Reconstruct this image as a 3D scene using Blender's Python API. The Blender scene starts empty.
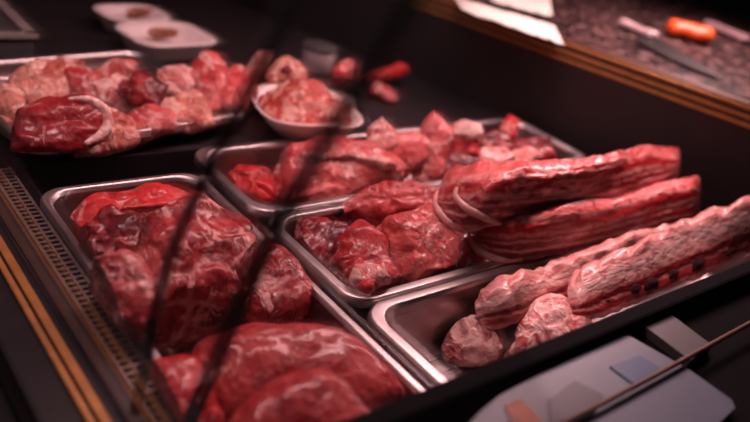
import bpy, bmesh, math, random
from mathutils import Vector as V, Matrix, noise
from mathutils.bvhtree import BVHTree
random.seed(4)
S = bpy.context.scene
COL = S.collection
PI = math.pi

# ------------------------------------------------------------------ camera
DU = V((-725, 561, -762.117)).normalized()
DV = V((935, 173, -762.117)).normalized()
NN = DV.cross(DU)
M3 = Matrix((DV, DU, NN))
FPX = 762.117
CAM = V((0, 0, 1.27))
cd = bpy.data.cameras.new('camera'); cam = bpy.data.objects.new('camera', cd); COL.objects.link(cam)
cam.matrix_world = Matrix.Translation(CAM) @ M3.to_4x4()
cd.sensor_width = 36; cd.lens = FPX / 750 * 36
cd.clip_start = 0.01; cd.clip_end = 50
cd.dof.use_dof = True; cd.dof.focus_distance = 0.70; cd.dof.aperture_fstop = 2.7
S.camera = cam

def ray(p): return M3 @ V((p[0] - 375, 211 - p[1], -FPX))
def at(p, z): d = ray(p); return CAM + d * ((z - CAM.z) / d.z)
def atx(p, x): d = ray(p); return CAM + d * ((x - CAM.x) / d.x)
def onplane(p, P, n): d = ray(p); return CAM + d * ((P - CAM).dot(n) / d.dot(n))
def X(pts, ox=0, oy=0, s=1.0): return [(ox + a / s, oy + b / s) for a, b in pts]

# ------------------------------------------------------------------ objects
def tag(o, label=None, cat=None, group=None, kind=None):
    if label: o['label'] = label
    if cat: o['category'] = cat
    if group: o['group'] = group
    if kind: o['kind'] = kind
    return o
def empty(name, loc, label, cat, group=None):
    o = bpy.data.objects.new(name, None); COL.objects.link(o); o.location = loc
    o.empty_display_size = .02
    return tag(o, label, cat, group)
def mesh(name, verts, faces, mat, parent=None, smooth=True, origin=None, uvs=None, attrs=None):
    org = V(origin) if origin is not None else V((0, 0, 0))
    me = bpy.data.meshes.new(name)
    me.from_pydata([tuple(V(v) - org) for v in verts], [], faces)
    if uvs:
        ul = me.uv_layers.new(name='UVMap')
        for l in me.loops: ul.data[l.index].uv = uvs[l.vertex_index]
    for an, av in (attrs or {}).items():
        me.attributes.new(an, 'FLOAT', 'POINT').data.foreach_set('value', av)
    bm = bmesh.new(); bm.from_mesh(me); bmesh.ops.recalc_face_normals(bm, faces=bm.faces)
    bm.to_mesh(me); bm.free()
    for p in me.polygons: p.use_smooth = smooth
    o = bpy.data.objects.new(name, me); COL.objects.link(o); me.materials.append(mat)
    o.location = org
    if parent:
        o.parent = parent; o.location = org - V(parent.location)
    return o
def from_bm(name, bm, mat, parent=None, smooth=False, origin=None):
    bmesh.ops.recalc_face_normals(bm, faces=bm.faces)
    vs = [v.co.copy() for v in bm.verts]; bm.verts.index_update()
    fs = [[v.index for v in f.verts] for f in bm.faces]; bm.free()
    return mesh(name, vs, fs, mat, parent, smooth, origin)
def bxm(bm, lo, hi, mat4=None, bev=0):
    r = bmesh.ops.create_cube(bm, size=1)
    c = (V(lo) + V(hi)) / 2; d = V(hi) - V(lo)
    for v in r['verts']: v.co = V((v.co.x * d.x, v.co.y * d.y, v.co.z * d.z)) + c
    if bev:
        es = list({e for v in r['verts'] for e in v.link_edges})
        rr = bmesh.ops.bevel(bm, geom=es, offset=bev, segments=2, affect='EDGES', profile=.5)
        vs = list({v for f in rr['faces'] for v in f.verts} | {v for v in r['verts'] if v.is_valid})
    else: vs = r['verts']
    if mat4 is not None:
        for v in vs: v.co = mat4 @ v.co
def box(name, lo, hi, mat, parent=None, mat4=None, bev=0, origin=None):
    bm = bmesh.new(); bxm(bm, lo, hi, mat4, bev)
    return from_bm(name, bm, mat, parent, False, origin)
def cr(pts, n, closed=True):
    out = []; L = len(pts); seg = L if closed else L - 1
    for i in range(n):
        t = i / n * seg if closed else i / (n - 1) * seg
        k = min(int(t), seg - 1); f = t - k
        g = lambda j: V(pts[j % L]) if closed else V(pts[max(0, min(L - 1, j))])
        a, b, c, d = g(k - 1), g(k), g(k + 1), g(k + 2)
        out.append(.5 * ((2 * b) + (c - a) * f + (2 * a - 5 * b + 4 * c - d) * f * f + (3 * b - a - 3 * c + d) * f ** 3))
    return out
def rings_mesh(rings, cap0=True, cap1=True):
    n = len(rings[0]); vs = [v for r in rings for v in r]; fs = []
    for k in range(len(rings) - 1):
        for i in range(n):
            j = (i + 1) % n
            fs.append((k * n + i, k * n + j, (k + 1) * n + j, (k + 1) * n + i))
    if cap0: fs.append(tuple(range(n)))
    if cap1: fs.append(tuple((len(rings) - 1) * n + i for i in range(n)))
    return vs, fs

# ------------------------------------------------------------------ materials
class NT:
    def __init__(s, name):
        s.m = bpy.data.materials.new(name); s.m.use_nodes = True
        s.t = s.m.node_tree; s.b = s.t.nodes['Principled BSDF']
    def n(s, ty, **kw):
        nd = s.t.nodes.new(ty)
        for k, v in kw.items():
            if k.startswith('_'): setattr(nd, k[1:], v)
            else: nd.inputs[k.replace('__', ' ')].default_value = v
        return nd
    def l(s, a, b): s.t.links.new(a, b)
    def math(s, op, a, b=None, clamp=False):
        nd = s.t.nodes.new('ShaderNodeMath'); nd.operation = op; nd.use_clamp = clamp
        for i, v in enumerate((a, b)):
            if v is None: continue
            if isinstance(v, (int, float)): nd.inputs[i].default_value = v
            else: s.l(v, nd.inputs[i])
        return nd.outputs[0]
    def mr(s, v, a, b, c=0, d=1):
        nd = s.t.nodes.new('ShaderNodeMapRange'); nd.interpolation_type = 'SMOOTHSTEP'
        s.l(v, nd.inputs[0])
        for i, q in enumerate((a, b, c, d)): nd.inputs[i + 1].default_value = q
        return nd.outputs[0]
    def mix(s, f, a, b):
        nd = s.t.nodes.new('ShaderNodeMix'); nd.data_type = 'RGBA'
        for i, v in ((0, f), (6, a), (7, b)):
            if isinstance(v, (int, float)): nd.inputs[i].default_value = v
            elif isinstance(v, tuple): nd.inputs[i].default_value = (*v, 1)
            else: s.l(v, nd.inputs[i])
        return nd.outputs[2]
    def ramp(s, f, stops):
        nd = s.t.nodes.new('ShaderNodeValToRGB'); s.l(f, nd.inputs[0]); e = nd.color_ramp.elements
        while len(e) < len(stops): e.new(.5)
        for q, (p, c) in zip(e, stops): q.position = p; q.color = (*c, 1)
        return nd.outputs[0]
    def noise(s, vec, scale, detail=3, dist=0, rough=.5):
        nd = s.n('ShaderNodeTexNoise', Scale=scale, Detail=detail, Distortion=dist, Roughness=rough)
        if vec is not None: s.l(vec, nd.inputs['Vector'])
        return nd.outputs[0]
    def coord(s, stretch=None, rnd=True):
        tc = s.n('ShaderNodeTexCoord'); v = tc.outputs['Object']
        if rnd:
            oi = s.n('ShaderNodeObjectInfo'); a = s.n('ShaderNodeVectorMath', _operation='ADD')
            mu = s.math('MULTIPLY', oi.outputs['Random'], 37.0)
            s.l(v, a.inputs[0]); s.l(mu, a.inputs[1]); v = a.outputs[0]
        if stretch:
            mp = s.n('ShaderNodeMapping'); mp.inputs['Scale'].default_value = stretch
            mp.inputs['Rotation'].default_value = (0, 0, .3)
            s.l(v, mp.inputs[0]); v = mp.outputs[0]
        return v
    def bump(s, h, strength, dist=.002):
        nd = s.n('ShaderNodeBump', Strength=strength, Distance=dist); s.l(h, nd.inputs['Height'])
        s.l(nd.outputs[0], s.b.inputs['Normal'])
    def set(s, **kw):
        for k, v in kw.items():
            k = k.replace('__', ' ')
            if k == 'Base Color': v = (*v, 1)
            s.b.inputs[k].default_value = v
        return s

def flat(name, col, rough=.5, metal=0, var=.12, scale=40, spec=.5):
    t = NT(name); c = t.coord(rnd=False); f = t.noise(c, scale, 4)
    t.l(t.mix(t.mr(f, .3, .7), tuple(x * (1 - var) for x in col), tuple(min(1, x * (1 + var)) for x in col)), t.b.inputs['Base Color'])
    t.set(Roughness=rough, Metallic=metal); t.b.inputs['Specular IOR Level'].default_value = spec
    return t.m
def meat(name, dark, mid, light, fat=(.80, .50, .45), thr=.62, line=.05, lmask=.45, sc=1.0, rough=.33, fib=.5, sss=.0):
    t = NT(name); c = t.coord(); cs = t.coord((1, .3, .55))
    at_ = t.n('ShaderNodeAttribute', _attribute_name='seam'); ac = t.n('ShaderNodeAttribute', _attribute_name='cell')
    w = t.math('SUBTRACT', t.noise(c, 110 * sc, 4, .5), .5)
    seam = t.math('ADD', at_.outputs['Fac'], t.math('MULTIPLY', w, .34))
    n1 = t.noise(c, 42 * sc, 5, 1.2, .62)
    f1 = t.math('ADD', n1, t.math('MULTIPLY', t.math('SUBTRACT', ac.outputs['Fac'], .5), .34))
    fbn = t.noise(t.coord((1, .14, .5)), 230 * sc, 3, .5)
    f1 = t.math('ADD', f1, t.math('MULTIPLY', t.math('SUBTRACT', fbn, .5), .22))
    base = t.ramp(f1, [(.30, dark), (.48, mid), (.72, light)])
    mk = t.mr(t.noise(c, 24 * sc, 3), lmask, lmask + .12)
    sm = t.math('MULTIPLY', t.mr(seam, .02, .02 + line * 2.2, 1, 0), mk)
    n2 = t.noise(cs, 95 * sc, 4, 1.2)
    ln = t.math('MULTIPLY', t.mr(t.math('ABSOLUTE', t.math('SUBTRACT', n2, .5)), 0, line * .7, 1, 0), t.mr(t.noise(c, 30 * sc, 2), lmask - .01, lmask + .12))
    pt = t.mr(t.noise(cs, 38 * sc, 4, 1.0), thr, thr + .05)
    fm = t.math('MAXIMUM', t.math('MAXIMUM', t.math('MULTIPLY', ln, .75), sm), t.math('MULTIPLY', pt, .9), True)
    nf = t.mr(t.noise(c, 120 * sc, 3), .35, .65)
    fatc = t.mix(nf, tuple(x * y for x, y in zip(fat, (.80, .52, .52))), fat)
    t.l(t.mix(fm, base, fatc), t.b.inputs['Base Color'])
    h = t.math('ADD', t.math('MULTIPLY', fbn, fib * .6), t.math('ADD', t.math('MULTIPLY', t.noise(c, 130 * sc, 4), 1.0), t.math('MULTIPLY', fm, .6)))
    t.bump(h, .95, .003)
    t.l(t.mr(t.noise(c, 80 * sc, 3), .3, .7, rough - .1, rough + .16), t.b.inputs['Roughness'])
    t.b.inputs['Coat Weight'].default_value = .34; t.b.inputs['Coat Roughness'].default_value = .13; t.b.inputs['Specular IOR Level'].default_value = .2
    return t.m
def layered(name, stops, nscale=30, amt=.05, rough=.32, blot=.7):
    t = NT(name); tc = t.n('ShaderNodeTexCoord'); sp = t.n('ShaderNodeSeparateXYZ'); t.l(tc.outputs['UV'], sp.inputs[0])
    c = t.coord((.35, 1, 1)); nz = t.noise(c, nscale * 1.8, 5, .9, .6)
    f = t.math('ADD', sp.outputs[1], t.math('MULTIPLY', t.math('SUBTRACT', nz, .5), amt * 4))
    col = t.ramp(f, stops)
    n2 = t.noise(t.coord((.6, 1, 1)), 95, 4, .6)
    col2 = t.mix(t.mr(n2, .52, .62, 0, blot), col, (.34, .012, .02))
    t.l(col2, t.b.inputs['Base Color'])
    h = t.math('ADD', t.math('MULTIPLY', nz, 1.5), t.noise(t.coord((.5, 1, 1)), 160, 4)); t.bump(h, .8, .003)
    t.set(Roughness=rough); t.b.inputs['Coat Weight'].default_value = .4; t.b.inputs['Coat Roughness'].default_value = .1; t.b.inputs['Specular IOR Level'].default_value = .3
    return t.m

FAT = (.76, .38, .35)
M = dict(
    red=meat('fresh_red_meat', (.14, .005, .009), (.34, .014, .020), (.52, .04, .044), FAT, .66, .045, .50),
    bright=meat('bright_red_meat', (.26, .007, .011), (.50, .018, .022), (.62, .05, .05), FAT, .67, .04, .52),
    dark=meat('dark_red_meat', (.06, .003, .006), (.16, .008, .013), (.30, .018, .024), FAT, .69, .04, .52),
    marble=meat('marbled_neck_meat', (.11, .007, .010), (.30, .024, .03), (.48, .07, .07), (.80, .46, .43), .57, .07, .45),
    pork=meat('pale_pork', (.32, .022, .026), (.52, .06, .062), (.68, .15, .14), (.82, .48, .44), .60, .055, .46),
    smooth=meat('smooth_pork_muscle', (.22, .014, .018), (.38, .03, .034), (.50, .07, .07), FAT, .73, .03, .57, rough=.38, fib=.9),
    fatty=meat('fatty_trim', (.46, .05, .05), (.66, .19, .17), (.80, .40, .36), (.86, .60, .55), .52, .06, .4),
    fat=meat('white_fat', (.66, .27, .25), (.80, .48, .44), (.87, .65, .60), (.9, .72, .67), .55, .05, .3, rough=.4),
    tan=meat('pink_cutlet', (.38, .06, .04), (.60, .17, .12), (.74, .36, .28), (.82, .55, .47), .58, .05, .42, rough=.4),
    rack=meat('rib_rack_flesh', (.24, .014, .018), (.48, .07, .075), (.80, .42, .39), (.88, .62, .57), .53, .07, .4, sc=1.3),
    mince=meat('minced_flesh', (.46, .035, .025), (.64, .10, .07), (.76, .24, .18), (.82, .46, .38), .60, .05, .46, sc=2.6, fib=.3),
    belly=layered('streaky_belly_layers', [(.0, (.50, .17, .17)), (.09, (.66, .30, .28)), (.14, (.17, .010, .016)), (.27, (.22, .014, .02)), (.33, (.64, .27, .25)), (.38, (.16, .008, .014)), (.46, (.20, .013, .018)), (.51, (.60, .22, .20)),
                                          (.57, (.19, .008, .014)), (.66, (.62, .24, .22)), (.74, (.36, .014, .02)), (.86, (.46, .03, .034)), (.94, (.72, .28, .25)), (1.0, (.62, .10, .10))]),
    rackl=layered('rib_rack_layers', [(0, (.60, .20, .19)), (.10, (.62, .22, .20)), (.16, (.30, .02, .026)), (.26, (.36, .03, .035)), (.31, (.62, .22, .20)), (.36, (.12, .006, .01)), (.44, (.17, .01, .014)), (.50, (.66, .26, .24)), (.75, (.84, .54, .50)), (1, (.72, .30, .28))], 26, .06, blot=.4),
    rind=flat('pork_rind', (.80, .46, .42), .4, 0, .15, 120),
    bone=flat('rib_bone', (.60, .20, .19), .45, 0, .25, 150),
    gap=flat('dark_flesh_gap', (.025, .003, .005), .8, spec=.1),
    steel=None, rim=None,
    rubber=flat('black_rubber', (.004, .0035, .004), .8, spec=.05),
    black=flat('black_laminate', (.012, .009, .011), .32),
    deck=flat('dark_deck', (.022, .016, .018), .38),
    panel=flat('brown_panel', (.013, .006, .007), .5, 0, .2, 8),
    grey=flat('grey_plastic', (.06, .055, .058), .45),
    greyedge=flat('grey_edge', (.24, .20, .19), .4),
    brass=flat('brass_strip', (.36, .16, .05), .42, .5, .12, 60),
    wood=flat('brown_wood_band', (.085, .030, .016), .45, 0, .25, 30),
    cord=flat('black_cord', (.006, .005, .006), .6),
    ceramic=flat('white_ceramic', (.90, .76, .73), .25, 0, .04),
    foam=flat('white_foam', (.80, .66, .65), .55, 0, .04),
    brown=flat('brown_crust', (.30, .10, .05), .6, 0, .4, 60),
    orange=flat('orange_plastic', (.75, .10, .015), .38, 0, .12, 50),
    knifeh=flat('grey_steel_handle', (.50, .38, .38), .35, .2),
    pinkh=flat('grey_pink_handle', (.30, .19, .20), .45),
    blade=flat('blade_steel', (.010, .009, .010), .5, 0, spec=.15),
    glare=flat('reflection_white', (.56, .56, .50), .7, 0, .08),  # white of the light reflections built on the granite
    reflection=flat('pale_reflection', (.10, .12, .16), .4, 0, .04),  # pale tone of the light reflection built at lower right
    blue=flat('reflection_blue', (.03, .07, .14), .4),
    darkp=flat('reflection_dark', (.025, .025, .04), .4),
    label=flat('pale_wrap', (.80, .62, .64), .3, 0, .1, 60),
    floor=flat('dark_floor', (.012, .010, .011), .6), wall=flat('dark_wall', (.006, .006, .008), .8),
)
def steel(name, col, rough, aniso=True):
    t = NT(name); c = t.coord((1, 60, 60) if aniso else None, rnd=False); f = t.noise(c, 12, 3)
    t.l(t.mix(f, tuple(x * .85 for x in col), col), t.b.inputs['Base Color'])
    t.l(t.mr(f, .3, .7, rough - .05, rough + .08), t.b.inputs['Roughness']); t.set(Metallic=1.0)
    return t.m
M['steel'] = steel('brushed_steel', (.44, .35, .35), .32)
M['rim'] = steel('polished_steel_rim', (.62, .54, .54), .36, False)
M['ventm'] = flat('grille_metal', (.11, .085, .08), .45, .3)
def granite():
    t = NT('granite'); c = t.coord(rnd=False)
    v = t.n('ShaderNodeTexVoronoi', Scale=95.0); t.l(c, v.inputs['Vector'])
    sp = t.n('ShaderNodeSeparateColor'); t.l(v.outputs['Color'], sp.inputs[0])
    col = t.ramp(sp.outputs[0], [(.0, (.006, .004, .005)), (.4, (.018, .011, .011)), (.6, (.045, .024, .022)), (.85, (.13, .07, .065)), (1, (.20, .13, .12))])
    n = t.noise(c, 220, 3); t.l(t.mix(t.mr(n, .5, .7, 0, .7), col, (.02, .014, .015)), t.b.inputs['Base Color'])
    t.set(Roughness=.35); t.b.inputs['Specular IOR Level'].default_value = .12; return t.m
M['granite'] = granite()
def glass():
    t = NT('clear_glass'); t.t.nodes.remove(t.b); out = t.t.nodes['Material Output']
    tr = t.n('ShaderNodeBsdfTransparent'); tr.inputs[0].default_value = (.97, .96, .965, 1)
    gl = t.n('ShaderNodeBsdfGlossy', Roughness=.02); fr = t.n('ShaderNodeFresnel', IOR=1.45)
    mx = t.n('ShaderNodeMixShader'); t.l(t.math('MULTIPLY', fr.outputs[0], .45), mx.inputs[0]); t.l(tr.outputs[0], mx.inputs[1]); t.l(gl.outputs[0], mx.inputs[2])
    t.l(mx.outputs[0], out.inputs['Surface']); return t.m
M['glass'] = glass()

# ------------------------------------------------------------------ the setting
def struct(o): o['kind'] = 'structure'; return o
struct(box('floor', (-2, -2, -.05), (4.5, 4.5, 0), M['floor']))
struct(box('wall_back', (3.2, -2, 0), (3.3, 4.5, 2.6), M['wall']))
struct(box('wall_far', (-2, 3.6, 0), (3.2, 3.7, 2.6), M['wall']))

# ------------------------------------------------------------------ display case
RZ = .90      # rims of the pans
WELL = .832
case = empty('display_case', (.6, .6, 0), 'long black refrigerated butcher display case with brass front rail and slotted vent', 'display case')
PN, PF = V((1.0894, .4186, 0)), V((.944, .9445, 0))      # foot of the trim along the worktop, near and far
TD = (PF - PN).normalized(); MD = V((-TD.y, TD.x, 0)) * -1
def wt(s, m, z): return V((PN.x, PN.y, 0)) + TD * s + MD * m + V((0, 0, z))
YAW = Matrix((TD, MD, V((0, 0, 1)))).transposed().to_4x4(); YAW.translation = V((PN.x, PN.y, 0))
def prism(name, poly, z0, z1, mat, parent):
    k = len(poly); vs = [V((x, y, z)) for z in (z0, z1) for x, y in poly]
    fs = [tuple(range(k)), tuple(range(k, 2 * k))] + [(i, (i + 1) % k, k + (i + 1) % k, k + i) for i in range(k)]
    return mesh(name, vs, fs, mat, parent, False)
def lx(y, m=-.02): s_ = (y - PN.y - MD.y * m) / TD.y; return PN.x + TD.x * s_ + MD.x * m
prism('well_floor', [(.14, -.3), (lx(-.3), -.3), (lx(1.9), 1.9), (.14, 1.9)], .79, WELL, M['deck'], case)
prism('raised_shelf', [(.21, .738), (lx(.738), .738), (lx(1.9), 1.9), (.21, 1.9)], WELL, .888, M['deck'], case)
box('back_ledge', (.972, -.3, WELL), (1.0, .70, .885), M['black'], case)
box('fascia', (.10, -.3, .05), (.14, 1.9, .86), M['black'], case)
prism('plinth', [(.14, -.25), (lx(-.25), -.25), (lx(1.85), 1.85), (.14, 1.85)], 0, .79, M['black'], case)
# sloped sill between rail and grille, then brass rail
o = box('sill', (.1685, -.3, .845), (.182, 1.9, .893), M['deck'], case, bev=.003)
bm = bmesh.new(); bxm(bm, (.118, -.3, .862), (.168, 1.9, .8965), None, .004); from_bm('front_rail', bm, M['black'], case)
box('brass_strip', (.1435, -.3, .8968), (.1485, 1.9, .8995), M['brass'], case, bev=.001)
box('brass_strip', (.1505, -.3, .8968), (.1575, 1.9, .8995), M['brass'], case, bev=.001)
# slotted vent grille: rails and cross bars, gaps are open
bm = bmesh.new()
for x0, x1 in ((.1825, .1850), (.1918, .1936), (.2005, .2030)): bxm(bm, (x0, .2, .889), (x1, .73, .8935))
y = .2
while y < .73:
    bxm(bm, (.1825, y, .8895), (.2030, y + .0032, .893)); y += .0075
from_bm('vent_grille', bm, M['ventm'], case)
box('vent_duct', (.1825, .2, WELL), (.2030, .73, .85), M['black'], case)
# back panel rises to the worktop, following its line
box('back_panel', (-.75, -.018, .80), (1.2, -.002, 1.0), M['panel'], case, mat4=YAW)
# near divider bar across the case
bm = bmesh.new(); bxm(bm, (.205, .222, WELL), (1.0, .238, .962), None, .003); from_bm('divider', bm, M['rubber'], case)
box('near_ledge', (.21, -.3, WELL), (1.0, .2215, .9455), M['rubber'], case, bev=.002)
box('front_glass', (.162, .0, .897), (.167, 1.9, 1.45), M['glass'], case)

# ------------------------------------------------------------------ granite worktop with striped edge
top = empty('worktop', wt(.2, .4, 0), 'speckled dark granite worktop with brown and gold striped edge behind the case', 'worktop')
box('slab', (-.75, .004, 1.004), (1.6, .95, 1.036), M['granite'], top, mat4=YAW, bev=.002)
box('edge_band', (-.75, -.012, 1.0008), (1.6, .003, 1.034), M['wood'], top, mat4=YAW)
for z in (1.0015, 1.0125, 1.0245):
    box('gold_strip', (-.75, -.016, z), (1.6, -.0125, z + .006), M['brass'], top, mat4=YAW, bev=.0012)
box('cupboard', (-.7, .03, .0), (1.6, .9, 1.003), M['black'], top, mat4=YAW)
TOPZ = 1.0365

# ------------------------------------------------------------------ pans
def rrect(cx, cy, hx, hy, r, z, yaw=0, n=10):
    out = []
    for (sx, sy, a0) in ((1, 1, 0), (-1, 1, 90), (-1, -1, 180), (1, -1, 270)):
        for i in range(n + 1):
            a = math.radians(a0 + 90 * i / n)
            px, py = sx * (hx - r) + r * math.cos(a), sy * (hy - r) + r * math.sin(a)
            out.append(V((cx + px * math.cos(yaw) - py * math.sin(yaw), cy + px * math.sin(yaw) + py * math.cos(yaw), z)))
    return out
def pan(name, x0, x1, y0, y1, label, group, r=.026, zr=RZ, zf=.836, fl=.011, yaw=0, cat='pan', base=None):
    cx, cy, hx, hy = (x0 + x1) / 2, (y0 + y1) / 2, (x1 - x0) / 2, (y1 - y0) / 2
    e = empty(name, (cx, cy, zf), label, cat, group)
    R = lambda i, z, rr: rrect(cx, cy, hx - i, hy - i, rr, z, yaw)
    vs, fs = rings_mesh([R(0, zr - .009, r), R(0, zr - .002, r), R(.001, zr, r), R(.0016, zr + .0004, r), R(.0022, zr + .0005, r), R(fl - .0022, zr + .0005, r), R(fl - .0016, zr + .0004, r), R(fl - .0005, zr - .0008, r), R(fl + .001, zr - .004, r)], False, False)
    mesh('rim', vs, fs, M['rim'], e, origin=(cx, cy, zr))
    d = zr - zf
    vs, fs = rings_mesh([R(fl + .001, zr - .004, r), R(fl + .002, zr - .010, r), R(fl + .002 + .1 * d, zr - .8 * d, r), R(fl + .005 + .1 * d, zr - .93 * d, r - .002), R(fl + .012 + .1 * d, zf + .0005, r - .006), R(fl + .02 + .1 * d, zf, r - .01)], False, True)
    mesh('basin', vs, fs, base or M['steel'], e, origin=(cx, cy, zf))
    return e, (x0 + fl + .012, x1 - fl - .012, y0 + fl + .012, y1 - fl - .012, zf + .002)
GP = 'steel pans set in the display case'
_, R1 = pan('gastronorm_pan', .388, .958, .559, .718, 'steel pan with pork slab and trimmings, farthest of the three long pans', GP)
_, R2 = pan('gastronorm_pan', .388, .958, .394, .556, 'middle steel pan with rolled meat and two long belly strips', GP)
_, R3 = pan('gastronorm_pan', .388, .958, .242, .391, 'nearest long steel pan with rib racks and bare shiny floor', GP)
_, L1 = pan('gastronorm_pan', .2045, .374, .242, .665, 'steel pan of big boneless cuts beside the slotted vent', GP, fl=.008)
T0C = (.335, .864); T0Y = .169
_, L0 = pan('steel_tray', T0C[0] - .140, T0C[0] + .140, T0C[1] - .125, T0C[1] + .125, 'wide shallow steel tray piled with cutlets at far left', GP, r=.02, zr=.917, zf=.8935, yaw=T0Y, cat='tray')

# ------------------------------------------------------------------ meat builders
def fold(p, s, oc=3):
    v = 0; a = 1; f = 1
    for _ in range(oc):
        v += a * (1 - 2 * abs(noise.noise(p * s * f))); a *= .5; f *= 2.1
    return v / 1.75 - .35
def cells(q, s):
    w = q + V((noise.noise(q * 22), noise.noise(q * 22 + V((7, 0, 0))), noise.noise(q * 22 + V((0, 7, 0))))) * .014
    d, p = noise.voronoi(w * s)
    return d[1] - d[0], .5 + .5 * noise.cell(p[0] * 13.7)
def inpan(u, b):
    t = min(1, max(0, (u.z - (RZ + .001)) / .004)); m = -.003 + .12 * max(0, RZ - u.z) - .011 * t
    u.x = min(max(u.x, b[0] + m), b[1] - m); u.y = min(max(u.y, b[2] + m), b[3] - m); u.z = max(u.z, b[4])
    cx, cy, r = (b[0] + b[1]) / 2, (b[2] + b[3]) / 2, .020
    dx, dy = abs(u.x - cx) - (b[1] - b[0]) / 2 + m + r, abs(u.y - cy) - (b[3] - b[2]) / 2 + m + r
    if dx > 0 and dy > 0 and math.hypot(dx, dy) > r:
        k = 1 - r / math.hypot(dx, dy)
        u.x -= math.copysign(dx * k, u.x - cx); u.y -= math.copysign(dy * k, u.y - cy)
def blob(name, pts, za, mat, label, cat='meat', group=None, w=.45, tf=.02, tb=.02, amp=.004, sc=26, seed=0, box_=None, zmin=None, N=120, K=46, e=.8, parent=None, lump=None, cs=30, seamd=1.0, facets=0, fd=.78, push=0., grow=None, drape=None, sharp=0):
    pts = cr(pts, N) if not sharp else [V(pts[int(i * len(pts) / N)]).lerp(V(pts[(int(i * len(pts) / N) + 1) % len(pts)]), i * len(pts) / N % 1) for i in range(N)]
    c = sum(pts, V((0, 0))) / N
    gw = grow or (1.10 if facets else 1.0); pts = [c + (p - c) * gw for p in pts]
    P0 = at(c, za); P0 += (P0 - CAM).normalized() * push; up = V((0, 0, 1)); tc = (CAM - P0).normalized()
    nrm = up.lerp(tc, w).normalized()
    out = [onplane(p, P0, nrm) for p in pts]
    sp = lambda v, q: math.copysign(abs(v) ** q, v)
    rings = []
    for k in range(1, K):
        ph = PI * k / K; r = abs(math.sin(ph)) ** e; h = sp(math.cos(ph), e)
        rings.append([P0 + (q - P0) * r + nrm * (tf if h > 0 else tb) * h for q in out])
    vs, fs = rings_mesh(rings, False, False)
    i0 = len(vs); vs += [P0 + nrm * tf, P0 - nrm * tb]; n = N; L = (K - 2) * N
    for i in range(N):
        j = (i + 1) % N; fs.append((i0, j, i)); fs.append((i0 + 1, L + i, L + j))
    rg = random.Random(seed * 31 + 5)
    for _ in range(facets):
        d = V((rg.gauss(0, 1), rg.gauss(0, 1), rg.gauss(0, 1))).normalized()
        ex = max((v - P0).dot(d) for v in vs) * rg.uniform(fd, 1.02)
        vs = [v - d * max(0, (v - P0).dot(d) - ex) * .93 for v in vs]
    me = bpy.data.meshes.new('t'); me.from_pydata(vs, [], fs); me.update()
    off = V((seed * 3.17, seed * 1.71, seed * 7.3)); nv = []; sa_ = []; ca_ = []
    ns = [v.normal.copy() for v in me.vertices]
    if sum((ns[i].dot((V(vs[i]) - P0)) for i in range(0, len(vs), 7))) < 0: ns = [-q for q in ns]
    for v, nr in zip(vs, ns):
        q = V(v) + off; wq = q + V((noise.noise(q * 18), noise.noise(q * 18 + V((9, 0, 0))), noise.noise(q * 18 + V((0, 9, 0))))) * .02
        d = amp * (1.1 * fold(wq, sc) + 1.1 * noise.noise(q * sc * .6) + .3 * noise.noise(q * sc * 4))
        se, ce = cells(q, cs); sa_.append(se); ca_.append(ce)
        d += amp * seamd * (.5 * min(1, se / .35) - .55 + .5 * (ce - .5))
        if lump: d += lump[0] * (1 - min(1, 2.2 * noise.voronoi(q * lump[1])[0][0]))
        u = V(v) + nr * d
        if box_:
            inpan(u, box_ if drape is None else (drape,) + tuple(box_[1:]))
            if drape is not None and u.x < box_[0] - .001: u.z = max(u.z, .9025)
        if zmin is not None: u.z = max(u.z, zmin + .001 * noise.noise(q * 60) + .001)
        nv.append(u)
    bpy.data.meshes.remove(me)
    zlo = min(v.z for v in nv)
    o = mesh(name, nv, fs, mat, parent, True, (P0.x, P0.y, zlo), None, dict(seam=sa_, cell=ca_))
    if parent:
        if label: o['label'] = label
    else: tag(o, label, cat, group)
    return o
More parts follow.
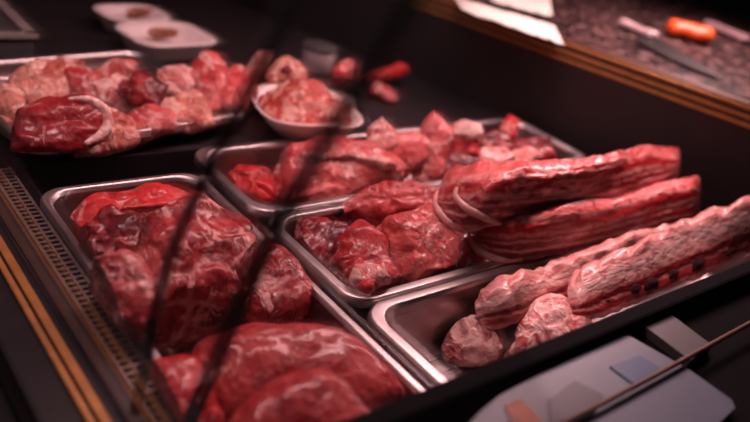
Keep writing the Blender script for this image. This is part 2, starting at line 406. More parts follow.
def loft(name, bot, topp, zb, thick, mat, label, cat='meat', group=None, lean=0., N=40, K=90, amp=.003, sc=30, seed=0, bumps=0, bamp=0, sq=.62, parent=None, zslope=0., box_=None, te=.035, tm=.45, ridge=0.):
    """a long strip whose near side runs between two lines of the picture, with its own thickness behind them"""
    b = cr(bot, K, False); t = cr(topp, K, False)
    rings = []; uv = []; sa_ = []; ca_ = []
    for k in range(K):
        s = k / (K - 1)
        B = at(b[k], zb + zslope * s); back = (B - CAM); back.z = 0; back.normalize()
        T = onplane(t[k], B, back)
        T2 = onplane(t[k], B + back * lean, back) if lean else T
        ax = (T2 - B) * .5; bx = back * thick * .5
        c = B + ax + bx * .9
        tap = min(1, math.sqrt(max(0, 1 - (1 - min(1, s / te)) ** 2)) * .97 + .03) * min(1, math.sqrt(max(0, 1 - (1 - min(1, (1 - s) / te)) ** 2)) * .97 + .03)
        bu = 1 + bamp * abs(math.sin(PI * bumps * s)) - bamp * .5 if bumps else 1
        ring = []
        for i in range(N):
            a = 2 * PI * i / N; ca, sa = math.cos(a), math.sin(a)
            ca = math.copysign(abs(ca) ** sq, ca); sa = math.copysign(abs(sa) ** sq, sa)
            hh = sa * (bu if sa > 0 else 1)
            p = c + ax * hh * (tm + (1 - tm) * tap) + bx * ca * (.3 + .7 * tap)
            q = p + V((seed, seed * 2.1, 0))
            st = V((q.x * .5, q.y, q.z * 1.6))
            nr = (ax.normalized() * sa + bx.normalized() * ca).normalized()
            p += nr * (amp * (fold(st, sc) + .5 * noise.noise(q * sc * 3)) + ridge * (1 - 2.2 * abs(noise.noise(V((sa * 4.5, ca * 2 + seed, s * 5))))))
            if box_:
                inpan(p, box_)
            ring.append(p); uv.append((s, .5 + .5 * sa))
        rings.append(ring)
    vs, fs = rings_mesh(rings)
    zlo = min(v.z for v in vs); m = rings[K // 2][0]
    o = mesh(name, vs, fs, mat, parent, True, (m.x, m.y, zlo), uv)
    if parent:
        if label: o['label'] = label
    else: tag(o, label, cat, group)
    return o
def tube(name, P, rad, mat, parent=None, N=10, K=40, flatten=1.0, origin=None, squash=None):
    P = cr(P, K, False); rings = []
    for k in range(K):
        d = (P[min(K - 1, k + 1)] - P[max(0, k - 1)]).normalized()
        a = d.cross(V((0, 0, 1)));
        if a.length < .1: a = d.cross(V((1, 0, 0)))
        a.normalize(); b = a.cross(d)
        r = rad(k / (K - 1)) if callable(rad) else rad
        rings.append([P[k] + a * r * math.cos(2 * PI * i / N) + b * r * flatten * math.sin(2 * PI * i / N) for i in range(N)])
    vs, fs = rings_mesh(rings)
    return mesh(name, vs, fs, mat, parent, True, origin if origin is not None else P[0])

# ------------------------------------------------------------------ left pan: big boneless cuts
g1 = 'large cuts in the pan beside the vent'
c4 = lambda p: X(p, 60, 170, 2.343); c6 = lambda p: X(p, 130, 240, 2.32)
blob('meat_cut', c4([(15, 140), (30, 95), (75, 72), (150, 55), (230, 50), (295, 70), (310, 95), (250, 110), (170, 115), (120, 140), (90, 190), (55, 215), (20, 200)]), .897, M['bright'], 'broad flat red slice curling along the far end of the vent-side pan', group=g1, tf=.018, tb=.03, seed=1, facets=7, fd=.74, box_=L1, w=.35)
blob('meat_cut', c4([(55, 190), (75, 130), (125, 95), (190, 100), (225, 130), (225, 190), (195, 250), (120, 235), (62, 225)]), .908, M['dark'], 'dark red folded cut wedged left of the big marbled neck cut', group=g1, tf=.02, tb=.04, seed=2, facets=7, fd=.74, box_=L1, amp=.006)
blob('meat_cut', c4([(50, 260), (85, 218), (150, 205), (200, 235), (222, 300), (215, 385), (175, 405), (120, 365), (52, 310)]), .918, M['marble'], 'elongated dark cut with pale fat film lying against the slotted vent', group=g1, tf=.022, tb=.045, seed=3, box_=L1, drape=.205)
blob('meat_cut', c4([(190, 175), (205, 130), (260, 105), (330, 85), (400, 115), (455, 160), (465, 215), (440, 265), (410, 325), (340, 365), (265, 400), (228, 385), (215, 300), (192, 235)]), .905, M['marble'], 'largest marbled neck cut with white fat seams at the middle of the pan', group=g1, tf=.03, tb=.05, seed=4, facets=7, fd=.74, box_=L1, amp=.006, sc=22)
blob('meat_cut', c4([(455, 205), (505, 195), (565, 230), (612, 290), (628, 330), (585, 362), (510, 378), (455, 372), (415, 345), (435, 280)]), .880, M['marble'], 'marbled cut with pale fat edge against the right wall of the vent-side pan', group=g1, tf=.025, tb=.04, seed=5, facets=7, fd=.74, box_=L1, amp=.005)
blob('meat_cut', c6([(140, 270), (180, 235), (260, 210), (400, 205), (475, 218), (560, 270), (642, 365), (600, 410), (500, 440), (300, 460), (200, 430), (150, 350)]), .893, M['smooth'], 'broad smooth pink-red leg cut at the near end of the vent-side pan', group=g1, tf=.03, tb=.05, seed=6, box_=L1, amp=.0022, sc=18)
blob('meat_cut', c6([(225, 450), (260, 390), (330, 335), (420, 310), (500, 335), (550, 400), (560, 470), (400, 500), (250, 500)]), .918, M['smooth'], 'rounded darker red muscle lying on top of the broad smooth leg cut', group=g1, tf=.02, tb=.02, seed=7, amp=.003, sc=18, box_=L1)
blob('meat_cut', c6([(40, 300), (90, 278), (150, 275), (175, 340), (215, 420), (180, 480), (70, 450), (45, 370)]), .908, M['bright'], 'bright red flat cut in the near left corner of the pan', group=g1, tf=.016, tb=.04, seed=8, box_=L1, drape=.205, amp=.003)

# ------------------------------------------------------------------ far right-hand pan: pork slab and trimmings
c5 = lambda p: X(p, 200, 100, 3.0); c9 = lambda p: X(p, 360, 100, 3.571)
g2 = 'meat in the farthest long pan'
blob('meat_cut', c5([(85, 240), (115, 212), (180, 195), (215, 230), (225, 300), (190, 325), (150, 310), (105, 275)]), .885, M['bright'], 'reddish lump at the left end of the farthest long pan', group=g2, tf=.02, tb=.03, seed=11, facets=7, fd=.74, box_=R1)
sl = blob('pork_slab', c5([(185, 185), (235, 162), (300, 152), (375, 128), (450, 142), (555, 178), (595, 212), (640, 240), (530, 262), (435, 300), (340, 322), (215, 326), (172, 290)]), .892, M['pork'], 'large pork slab with pale folded fat in the farthest long pan', group=g2, tf=.026, tb=.04, seed=12, facets=10, fd=.66, box_=R1, amp=.005, e=.6)
blob('fat_cap', c5([(300, 170), (400, 150), (470, 158), (560, 190), (585, 210), (520, 200), (440, 185), (350, 192)]), .918, M['fatty'], 'pale fold of fat', parent=sl, tf=.010, tb=.02, seed=14, amp=.005, facets=5, push=.004)
tr = [('fat_cube', [(35, 165), (42, 115), (75, 88), (115, 130), (122, 172), (80, 195)], 'fatty', 'pale pointed fat chunk, leftmost of the trimmings in the farthest pan', .915),
      ('meat_trimming', [(100, 195), (130, 150), (190, 142), (225, 180), (205, 232), (150, 242), (110, 225)], 'pork', 'pink round chunk right of the pale pointed fat chunk', .903),
      ('meat_trimming', [(200, 230), (225, 130), (260, 85), (312, 140), (300, 200), (272, 288), (220, 270)], 'pork', 'tall spiky pink chunk, highest point of the trimmings', .905),
      ('meat_trimming', [(272, 282), (285, 220), (340, 205), (412, 235), (416, 278), (360, 292)], 'dark', 'dark red cube in front of the spiky chunk', .890),
      ('fat_cube', [(340, 103), (370, 90), (420, 105), (422, 132), (382, 150), (345, 138)], 'fat', 'small white fat cube on top of the trimmings', .928),
      ('meat_trimming', [(305, 205), (335, 150), (400, 152), (405, 200), (350, 220)], 'bright', 'bright red chunk under the small white fat cube', .905),
      ('meat_trimming', [(398, 225), (440, 185), (500, 190), (528, 212), (490, 252), (420, 278)], 'fatty', 'pale pink block right of the dark red cube', .893),
      ('meat_trimming', [(500, 232), (540, 200), (590, 185), (625, 205), (590, 242), (520, 258)], 'fatty', 'pale sliver right of the pale pink block', .888),
      ('meat_trimming', [(545, 172), (600, 155), (660, 148), (672, 200), (620, 225), (590, 195)], 'dark', 'dark red chunk at the right end of the trimmings', .893),
      ('meat_trimming', [(500, 112), (530, 75), (560, 90), (550, 140), (512, 150)], 'bright', 'small red chunk at the back right of the trimmings', .908),
      ('meat_trimming', [(430, 145), (485, 125), (548, 155), (525, 195), (450, 188)], 'dark', 'dark red chunk behind the pale pink block', .900)]
for i, (nm, p, m, lb, z) in enumerate(tr):
    blob(nm, c9(p), z, M[m], lb, 'meat', 'pork trimmings in the farthest pan', tf=.017, tb=.022, seed=20 + i, amp=.0022, sc=40, w=.65, e=.45, facets=10, fd=.84, grow=1.42, sharp=1, N=60, K=26, box_=R1)

# ------------------------------------------------------------------ middle pan
c7 = lambda p: X(p, 270, 150, 2.636)
g3 = 'cuts at the left of the middle pan'
blob('meat_cut', c7([(172, 165), (210, 125), (260, 105), (340, 93), (430, 98), (470, 135), (430, 185), (350, 185), (300, 200), (230, 190), (180, 188)]), .900, M['smooth'], 'long smooth pink-red cut along the back of the middle pan', group=g3, tf=.022, tb=.035, seed=31, facets=7, fd=.74, box_=R2)
blob('meat_cut', c7([(48, 235), (80, 195), (150, 180), (205, 190), (218, 230), (180, 300), (145, 345), (90, 325), (52, 275)]), .886, M['dark'], 'dark red cut in the left corner of the middle pan', group=g3, tf=.02, tb=.035, seed=32, facets=7, fd=.74, box_=R2, amp=.004)
ro = blob('rolled_cut', c7([(148, 335), (175, 285), (185, 245), (240, 205), (290, 235), (305, 290), (345, 330), (345, 375), (260, 388), (180, 372)]), .893, M['red'], 'rolled red cut with pale spiral end at the front of the middle pan', group=g3, tf=.026, tb=.035, seed=33, facets=7, fd=.74, box_=R2)
blob('fat_ring', c7([(205, 345), (225, 315), (265, 305), (310, 325), (318, 355), (285, 378), (230, 375)]), .907, M['fatty'], 'pale fatty spiral end', parent=ro, tf=.012, tb=.012, box_=R2, seed=34, amp=.004, N=60, K=24)
blob('lean_core', c7([(238, 358), (252, 343), (278, 343), (288, 360), (272, 374), (248, 374)]), .915, M['bright'], 'red lean core', parent=ro, tf=.008, tb=.008, seed=35, N=40, K=18)
blob('meat_cut', c7([(292, 220), (325, 182), (400, 163), (440, 200), (480, 250), (512, 295), (465, 342), (400, 358), (350, 332), (312, 275)]), .900, M['pork'], 'glossy pink cut with pale sinew at the middle of the middle pan', group=g3, tf=.028, tb=.04, seed=36, facets=7, fd=.74, box_=R2, amp=.006)
blob('meat_cut', c7([(440, 265), (480, 220), (522, 250), (545, 300), (520, 332), (462, 342)]), .886, M['red'], 'red cut squeezed between the glossy pink cut and belly strips', group=g3, tf=.02, tb=.03, seed=37, facets=7, fd=.74, box_=R2)
blob('meat_trimming', c7([(522, 290), (560, 268), (605, 295), (592, 316), (540, 326)]), .870, M['bright'], 'small bright red scrap under the lower belly strip', group=g3, tf=.012, tb=.02, seed=38, facets=7, fd=.74, box_=R2, N=48, K=20)

g4 = 'pork belly strips across the middle pan'
lo = loft('pork_belly', [(464, 244), (482, 256), (503, 263), (540, 261), (600, 248), (655, 233), (697, 222)], [(468, 231), (492, 222), (520, 220), (560, 216), (605, 210), (652, 196), (696, 185)], .900, .06, M['belly'], 'lower streaky pork belly strip across the middle pan', group=g4, seed=3, amp=.003, lean=.012, ridge=.0025, sq=.5)
up_ = loft('pork_belly', [(433, 208), (446, 221), (470, 231), (507, 227), (550, 220), (602, 205), (655, 190), (678, 177)], [(440, 189), (458, 181), (505, 175), (540, 175), (575, 173), (612, 163), (646, 155), (677, 158)], .932, .055, M['belly'], 'upper streaky pork belly strip resting on the lower strip', group=g4, seed=8, amp=.005, lean=.022, ridge=.0032, sq=.5)
def skin(o, p, fallback=None):
    t = BVHTree.FromPolygons([v.co + o.location for v in o.data.vertices], [tuple(f.vertices) for f in o.data.polygons])
    d = ray(p).normalized(); h = t.ray_cast(CAM, d)
    if h[0] is not None: return h[0]
    q = CAM + d * (o.location - CAM).length
    for _ in range(12):
        n = t.find_nearest(q); q = CAM + d * (n[0] - CAM).dot(d)
    return n[0]
def lip(par, px, z, r, lab='pale rind edge'):
    P = [skin(par, p) for p in px]; P = [p - (p - CAM).normalized() * -.0008 for p in P]
    o = tube('rind', P, lambda s: r * (.35 + .65 * math.sin(PI * min(1, max(0, s))) ** .5), M['rind'], par, flatten=1.2); o['label'] = lab
lip(up_, [(438, 191), (436, 200), (440, 213), (456, 225), (474, 230), (488, 230)], 0, .0036)
lip(up_, [(457, 187), (456, 197), (465, 207), (477, 214), (490, 220), (506, 225)], 0, .0034)
lip(lo, [(470, 236), (473, 244), (484, 253), (502, 259), (522, 259)], 0, .0042)

# ------------------------------------------------------------------ near pan: rib racks
cr3 = lambda p: X(p, 430, 190, 2.11)
g5 = 'rib racks in the nearest long pan'
blob('rib_piece', cr3([(34, 310), (50, 285), (95, 277), (130, 300), (165, 335), (150, 352), (95, 368), (50, 358), (36, 340)]), .855, M['rack'], 'small cut rib piece lying on the bare pan floor', 'meat', g5, tf=.02, tb=.03, seed=41, box_=R3, facets=10, fd=.66, amp=.005, grow=1.2, e=.65, w=.6)
r2 = loft('rib_rack', [(478, 330), (505, 328), (560, 304), (620, 280), (690, 254)], [(474, 305), (492, 291), (532, 279), (575, 261), (640, 237), (690, 228)], .872, .034, M['rackl'], 'longer fatty rib rack lying along the back of the nearest pan', 'meat', g5, seed=5, amp=.0055, bumps=7, bamp=.12, sq=.45, zslope=.02, box_=R3, lean=.012)
blob('rib_piece', cr3([(160, 300), (195, 262), (265, 238), (305, 268), (325, 292), (300, 325), (235, 350), (180, 368), (165, 340)]), .868, M['rack'], 'rounded pink rib piece in front of the long back rack', 'meat', g5, tf=.02, tb=.03, seed=43, box_=R3, facets=10, fd=.66, amp=.005, grow=1.2, w=.6)
r4 = loft('rib_rack', [(570, 316), (592, 321), (640, 303), (697, 280), (735, 263), (768, 249)], [(566, 288), (584, 276), (634, 252), (683, 227), (735, 208), (768, 194)], .892, .04, M['rackl'], 'front rib rack with dark gaps between ribs running out of the right edge', 'meat', g5, seed=11, amp=.0045, bumps=8, bamp=.16, lean=.025, sq=.45, zslope=.018, box_=R3)
for i, (px, py, k) in enumerate([(606, 303, .7), (629, 293, 1.25), (649, 285, .9), (672, 275, .75), (694, 266, 1.3), (728, 251, 1.2), (749, 242, .8)]):
    blob('rib_gap', [(px + a_ * k, py + b_ * k) for a_, b_ in ((-12, 4), (-7, -2), (2, -7), (9, -6), (10, -2), (3, 2), (-5, 6))], skin(r4, (px, py)).z, M['gap'], 'dark gap between ribs', parent=r4, tf=.003, tb=.012, seed=60 + i, N=36, K=16, amp=.003, e=.7)


# ------------------------------------------------------------------ far tray: cutlets
c0 = lambda p: X(p, 0, 40, 3.0)
g6 = 'cutlets piled on the far tray'
ct = [([(45, 300), (60, 225), (130, 182), (220, 170), (290, 187), (325, 230), (312, 285), (250, 325), (150, 338), (60, 345)], 'dark', 'big round dark ham steak at the near left of the far tray', .936, .012),
      ([(300, 215), (360, 218), (402, 280), (385, 312), (300, 322), (280, 270)], 'tan', 'tan pink cutlet just right of the big ham steak', .918, .012),
      ([(365, 150), (415, 112), (480, 130), (495, 185), (445, 220), (390, 195)], 'dark', 'darkest red lump at the middle of the cutlet pile', .935, .016),
      ([(398, 235), (440, 212), (500, 225), (525, 258), (450, 288), (402, 265)], 'pork', 'pink cutlet at the near middle edge of the far tray', .918, .012),
      ([(25, 190), (55, 105), (140, 72), (205, 90), (195, 165), (100, 192)], 'tan', 'pale cutlet at the back left of the far tray', .925, .014),
      ([(190, 110), (245, 92), (305, 130), (295, 182), (220, 170)], 'pork', 'pink cutlet behind the big ham steak', .928, .012),
      ([(272, 145), (330, 108), (385, 130), (375, 190), (320, 205)], 'fatty', 'pale pink cutlet left of the darkest lump', .928, .012),
      ([(478, 105), (555, 88), (585, 140), (545, 172), (490, 160)], 'fatty', 'whitish cutlet at the back middle of the far tray', .930, .012),
      ([(565, 105), (620, 58), (662, 80), (668, 150), (645, 210), (580, 182)], 'pork', 'tall coral cutlet at the right of the far tray', .935, .016),
      ([(490, 205), (550, 165), (605, 190), (635, 240), (565, 265), (510, 250)], 'tan', 'striped pale cutlet at the near right edge of the far tray', .920, .012),
      ([(660, 120), (715, 88), (755, 110), (760, 165), (700, 222), (650, 205)], 'pork', 'reddish cutlet at the right end of the far tray, left of the bowl', .925, .014),
      ([(95, 95), (150, 66), (215, 62), (250, 82), (200, 108), (130, 112)], 'tan', 'low tan cutlet along the back edge of the far tray', .912, .012),
      ([(255, 98), (300, 70), (360, 66), (400, 90), (350, 112), (290, 118)], 'pork', 'low pink cutlet at the back middle edge of the far tray', .912, .012),
      ([(205, 330), (300, 312), (330, 330), (300, 352), (220, 356)], 'fatty', 'pale strip of fat in front of the big ham steak', .900, .010),
      ([(-25, 210), (-10, 165), (45, 160), (60, 210), (30, 245)], 'tan', 'pale cutlet cropped by the left edge of the photo', .920, .012)]
for i, (p, m, lb, z, t) in enumerate(ct):
    o = blob('cutlet', c0(p), z, M[m], lb, 'meat', g6, tf=t, tb=t, seed=70 + i, facets=7, fd=.7, amp=.0055, grow=1.06 if i == 0 else 1.22, zmin=.9185 if i == 0 else .8945, N=64, K=26, w=.5)
    if i == 0:
        P = [skin(o, q) for q in c0([(205, 180), (265, 180), (312, 210), (322, 250), (300, 285), (255, 312)])]
        f = tube('fat_rim', P, lambda s: .006 * (.4 + .6 * math.sin(PI * s)), M['fat'], o); f['label'] = 'white fat rim'

# ------------------------------------------------------------------ bowl of mince
bc = at((305, 105), .9275); b_e = at((345, 119), .9275) - at((247, 115), .9275); BYAW = math.atan2(b_e.y, b_e.x)
BZ = .8885
bowl = empty('bowl', (bc.x, bc.y, BZ), 'small white square-rounded bowl heaped with mince behind the pans', 'bowl')
def sq(r, z, n=3.6, N=72, yaw=BYAW):
    out = []
    for i in range(N):
        a = 2 * PI * i / N; ca, sa = math.cos(a), math.sin(a)
        k = (abs(ca) ** n + abs(sa) ** n) ** (-1 / n)
        x, y = r * k * ca, r * k * sa
        out.append(V((bc.x + x * math.cos(yaw) - y * math.sin(yaw), bc.y + x * math.sin(yaw) + y * math.cos(yaw), z)))
    return out
BH = .039
vs, fs = rings_mesh([sq(.034, BZ, 2.4), sq(.037, BZ + .003, 2.5), sq(.055, BZ + .021), sq(.068, BZ + BH - .003), sq(.0695, BZ + BH), sq(.0675, BZ + BH + .001), sq(.065, BZ + BH - .002), sq(.051, BZ + .020), sq(.034, BZ + .007, 2.4)])
mesh('shell', vs, fs, M['ceramic'], bowl, origin=(bc.x, bc.y, BZ))
# heap of mince: lumpy strands over a dome
rings = []; rr = 30; NN_ = 90
for k in range(rr):
    s = k / (rr - 1); base = sq(.056 * (1 - s) + .001, BZ + BH - .009 + .040 * math.sin(s * PI / 2), 2.9 - .8 * s, NN_)
    ring = []
    for p in base:
        q = p * 85; d = .0045 * (1 - min(1, noise.voronoi(q)[0][0] * 1.4)) + .004 * noise.noise(p * 40)
        ring.append(p + V((0, 0, d)) + (p - V((bc.x, bc.y, p.z))).normalized() * d * .3)
    rings.append(ring)
vs, fs = rings_mesh(rings)
tag(mesh('minced_meat', vs, fs, M['mince'], origin=(bc.x, bc.y, BZ + .03)), 'heap of pink minced meat filling the small white bowl', 'minced meat', None, 'stuff')

c2 = lambda p: X(p, 220, 0, 3.0)
g7 = 'pieces lying around the mince bowl'
os_ = blob('bone_slice', c2([(128, 230), (150, 190), (200, 173), (250, 190), (268, 235), (205, 270), (150, 262)]), .925, M['tan'], 'round pink slice with dark hole behind the left of the mince bowl', 'meat', g7, tf=.014, tb=.016, seed=91, zmin=.8885, w=.6)
blob('marrow', c2([(182, 212), (200, 200), (216, 212), (204, 226)]), .938, M['dark'], 'dark centre', parent=os_, tf=.006, tb=.006, seed=92, N=30, K=14, amp=.001)
blob('meat_piece', c2([(85, 205), (110, 165), (142, 158), (145, 190), (110, 225)]), .920, M['tan'], 'pale coral piece between the far tray and the round slice', 'meat', g7, tf=.012, tb=.014, seed=93, zmin=.8885, w=.6)
blob('meat_piece', c2([(78, 300), (105, 258), (165, 262), (170, 305), (120, 325)]), .905, M['tan'], 'orange-pink piece against the left side of the mince bowl', 'meat', g7, tf=.010, tb=.010, seed=94, zmin=.8885, w=.6)
blob('meat_piece', c2([(405, 240), (450, 212), (545, 195), (562, 218), (480, 252)]), .905, M['bright'], 'dim red cut lying behind the right of the mince bowl', 'meat', g7, tf=.014, tb=.014, seed=95, zmin=.8885)
blob('meat_piece', c2([(430, 262), (470, 240), (532, 288), (510, 312), (450, 285)]), .898, M['red'], 'narrow red cut in front of the dim red cut by the bowl', 'meat', g7, tf=.010, tb=.010, seed=96, zmin=.8885)
blob('meat_piece', c2([(335, 210), (380, 185), (405, 205), (390, 240), (345, 240)]), .925, M['pork'], 'pink piece just behind the top of the mince heap', 'meat', g7, tf=.014, tb=.03, seed=97, zmin=.8885)
P = at((316, 70), .8885)
jr = empty('jar', (P.x, P.y, .8885), 'small pale pink wrapped tub standing behind the mince bowl', 'tub')
vs, fs = rings_mesh([[V((P.x + r * math.cos(2 * PI * i / 32), P.y + r * math.sin(2 * PI * i / 32), z)) for i in range(32)] for r, z in ((.022, .889), (.025, .892), (.028, .922), (.0285, .925), (.026, .925), (.025, .905))])
mesh('tub', vs, fs, M['label'], jr, origin=(P.x, P.y, .9))
vs, fs = rings_mesh([[V((P.x + r * math.cos(2 * PI * i / 32), P.y + r * math.sin(2 * PI * i / 32), z)) for i in range(32)] for r, z in ((.0295, .9255), (.030, .930), (.028, .9315))])
mesh('lid', vs, fs, M['grey'], jr, origin=(P.x, P.y, .927))

# ------------------------------------------------------------------ foam trays at the back left
def foam(px, z, hx, hy, yaw, label, fill):
    P = at(px, z + .03); z0 = z
    e = empty('foam_tray', (P.x, P.y, z0), label, 'tray', 'white trays at the back left')
    rg = lambda i, zz, r: rrect(P.x, P.y, hx - i, hy - i, r, zz, yaw, 8)
    vs, fs = rings_mesh([rg(.02, z0, .025), rg(.016, z0 + .002, .025), rg(.003, z0 + .027, .03), rg(0, z0 + .03, .03), rg(.002, z0 + .032, .03), rg(.009, z0 + .031, .028), rg(.018, z0 + .012, .025), rg(.026, z0 + .010, .02)])
    mesh('shell', vs, fs, M['foam'], e, origin=(P.x, P.y, z0))
    blob('prepared_snack', X(fill, 0, 0, 3.0), z0 + .026, M['brown'], label.replace('white', 'brown crusted food in white'), 'food', 'food in the white trays', tf=.010, tb=.008, seed=hx * 900, amp=.004, sc=50, N=40, K=18, zmin=z0 + .0125)
foam((166, 34), .8885, .068, .056, .12, 'white rounded tray at the back left, nearer of two', [(440, 98), (480, 84), (530, 90), (528, 105), (480, 112)])
foam((132, 13), .8885, .056, .045, .12, 'white rounded tray partly hidden behind the nearer tray', [(378, 44), (410, 32), (455, 28), (445, 44), (410, 52)])

# grey box at upper left
P = at((50, 50), .93); P.y += .05
gb = empty('storage_box', (P.x - .12, P.y + .2, .8885), 'dark grey flat box at the upper left beyond the cutlet tray', 'box')
box('body', (.206, P.y, .8885), (P.x - .003, P.y + .42, .929), M['grey'], gb, bev=.004)
bm = bmesh.new(); bxm(bm, (P.x - .014, P.y, .9295), (P.x, P.y + .42, .935)); bxm(bm, (.206, P.y - .004, .9295), (P.x, P.y + .008, .935)); from_bm('lid_edge', bm, M['greyedge'], gb)

# ------------------------------------------------------------------ knives and light reflections built as strips on the worktop
def knife(a, b, c, hw, bw, mh, label, lump=False):
    A, B, Cc = [at(p, TOPZ + .008) for p in (a, b, c)]
    if lump: A.z += .007; B.z += .007
    e = empty('knife', ((A + B) / 2 - V((0, 0, .008))), label, 'knife', 'knives on the granite worktop')
    d = (B - A).normalized(); s = V((-d.y, d.x, 0))
    K = 24; rings = []
    for k in range(K):
        t = k / (K - 1); r = hw * (1 + .16 * math.cos(t * 2 * PI) + (.25 * math.exp(-((t - .62) / .12) ** 2) if lump else 0)) * min(1, math.sqrt(max(.02, 1 - (1 - min(1, t / (.3 if lump else .12))) ** 2))) * min(1, math.sqrt(max(.05, 1 - (1 - min(1, (1 - t) / (.35 if lump else .08))) ** 2)))
        c0_ = A + (B - A) * t
        rings.append([c0_ + s * r * math.cos(2 * PI * i / 16) + V((0, 0, 1)) * min(.015 if lump else .0085, r * .75) * math.sin(2 * PI * i / 16) for i in range(16)])
    vs, fs = rings_mesh(rings); mesh('handle', vs, fs, mh, e, origin=(A + B) / 2)
    L = (Cc - B); n = 20; up, dn = [], []
    sd = 1 if s.dot(V((0, 0, 0)) + (CAM - A)) > 0 else -1
    for i in range(n + 1):
        t = i / n; c0_ = B + L * t; hh = bw * (1 - t ** 2.4)
        up.append(c0_ - s * sd * bw * .25 * (1 - t * .6)); dn.append(c0_ + s * sd * (hh * .8 - bw * .02))
    vs = []; fs = []
    for i in range(n + 1):
        for q, zz in ((up[i], .0012), (up[i], -.0012), (dn[i], -.0003), (dn[i], .0003)): vs.append(V((q.x, q.y, TOPZ + .004 + zz)))
    for i in range(n):
        for j in range(4): fs.append((i * 4 + j, i * 4 + (j + 1) % 4, i * 4 + 4 + (j + 1) % 4, i * 4 + 4 + j))
    fs += [(0, 1, 2, 3), (n * 4, n * 4 + 1, n * 4 + 2, n * 4 + 3)]
    mesh('blade', vs, fs, M['blade'], e, False, origin=B)
knife((620, 22), (656, 37), (722, 76), .011, .075, M['knifeh'], 'chef knife with grey steel handle and wide dark blade, leftmost on the granite')
knife((665, 30), (712, 41), (752, 60), .024, .022, M['orange'], 'knife with fat orange handle, middle of three on the granite', True)
knife((705, 23), (750, 41), (820, 66), .016, .03, M['pinkh'], 'knife with grey-pink handle cropped by the right edge')
def sheet(px, label):  # thin solid strip standing in for a bright light reflection
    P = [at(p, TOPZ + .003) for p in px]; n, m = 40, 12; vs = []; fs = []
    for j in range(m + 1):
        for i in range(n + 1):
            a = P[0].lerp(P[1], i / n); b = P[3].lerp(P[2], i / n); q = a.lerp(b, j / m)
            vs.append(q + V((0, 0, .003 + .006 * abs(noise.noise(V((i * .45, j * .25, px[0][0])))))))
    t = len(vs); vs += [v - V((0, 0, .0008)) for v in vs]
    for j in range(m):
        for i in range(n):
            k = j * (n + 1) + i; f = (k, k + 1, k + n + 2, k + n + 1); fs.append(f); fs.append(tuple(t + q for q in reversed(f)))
    o = mesh('reflection_strip', vs, fs, M['glare'], origin=P[0] - V((0, 0, .003)))
    tag(o, label, 'glare', 'light reflections built as strips on the granite worktop')
sheet([(480, -8), (548, -8), (552, 19), (492, 4)], 'white strip of built reflection farther from the gold edge of the granite')
sheet([(452, -2), (554, 28), (564, 48), (462, 13)], 'white strip of built reflection right along the gold edge of the granite')

# ------------------------------------------------------------------ black cords hanging inside the front glass
def cordline(px, label, r=.0032, x=.192):
    P = [atx(p, x) for p in px]; d = (P[0] - P[1]).normalized()
    P = [P[0] + d * .05] + P
    o = tube('cord', P, r, M['cord'], None, N=12, K=60); tag(o, label, 'cord', 'black cords hanging inside the front glass')
cordline([(300, -10), (252, 85), (205, 177), (166, 270), (142, 380), (135, 412)], 'left black cord hanging blurred in front of the meat', .0038, .1725)
cordline([(412, -10), (345, 108), (290, 200), (243, 295), (205, 385), (188, 427)], 'right black cord hanging blurred in front of the meat', .0050, .180)

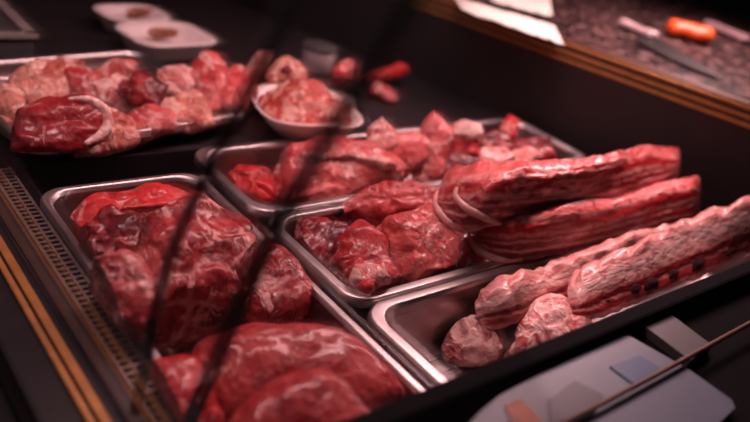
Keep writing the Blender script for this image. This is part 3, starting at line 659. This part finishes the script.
# ------------------------------------------------------------------ near compartment: pale light reflection built as a solid slab
def quad_slab(name, px, z, th, mat, parent=None, r=0):
    P = [at(p, z) for p in px]; P2 = [p - V((0, 0, th)) for p in P]; k = len(P)
    fs = [tuple(range(k)), tuple(range(2 * k - 1, k - 1, -1))] + [(i, (i + 1) % k, k + (i + 1) % k, k + i) for i in range(k)]
    return mesh(name, P + P2, fs, mat, parent, False, origin=P[0] - V((0, 0, th)))
CZ = .954
def qz(p): return p
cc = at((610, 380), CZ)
ce = empty('lower_reflection', (cc.x, cc.y, .946), 'light reflection built as a pale slab with blue patch beyond the dark divider at lower right', 'reflection')
quad_slab('reflection', [(468, 425), (480, 412), (500, 395), (530, 379), (580, 355), (622, 335), (630, 336), (690, 370), (732, 400), (735, 408), (700, 440), (560, 470), (460, 450)], CZ, .008, M['reflection'], ce)
quad_slab('blue_reflection', [(610, 366), (640, 355), (664, 370), (634, 384)], CZ + .0012, .001, M['blue'], ce)
quad_slab('dark_reflection', [(548, 400), (575, 380), (604, 395), (590, 420), (552, 430)], CZ + .0012, .001, M['darkp'], ce)
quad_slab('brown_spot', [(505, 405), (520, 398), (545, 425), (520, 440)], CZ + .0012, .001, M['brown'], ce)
pe = quad_slab('dim_reflection', [(642, 324), (668, 312), (712, 345), (690, 360)], CZ, .008, M['grey'])  # dimmer patch of the same reflection, added as a solid
tag(pe, 'dim grey part of the built reflection, right of the pale slab', 'plate')
rod = tube('reflection_line', [at((560, 425), .9585), at((650, 378), .9585), at((770, 312), .9585)], .0020, M['wood']); tag(rod, 'thin brownish line of the built reflection, crossing above the pale slab', 'rod')

# ------------------------------------------------------------------ light
def area(name, loc, sx, sy, e, col, aim, spread=180):
    l = bpy.data.lights.new(name, 'AREA'); l.shape = 'RECTANGLE'; l.size = sx; l.size_y = sy; l.energy = e; l.color = col; l.spread = math.radians(spread)
    o = bpy.data.objects.new(name, l); COL.objects.link(o); o.location = loc
    o.rotation_euler = (V(aim) - V(loc)).to_track_quat('-Z', 'Y').to_euler()
area('case_lamp', (.76, .66, 1.55), .08, 1.6, 15.5, (1, .60, .60), (.55, .66, .9), 150)
area('customer_fill', (-.75, 1.0, 1.95), .9, .9, 2.2, (1, .66, .68), (.5, .75, .9), 140)  # added fill from the customer side, brightens bowl and trays
w = bpy.data.worlds.new('world'); S.world = w; w.use_nodes = True
w.node_tree.nodes['Background'].inputs[0].default_value = (.55, .42, .44, 1)
w.node_tree.nodes['Background'].inputs[1].default_value = .018
S.view_settings.view_transform = 'Standard'; S.view_settings.look = 'None'
S.view_settings.exposure = 0; S.view_settings.gamma = 1
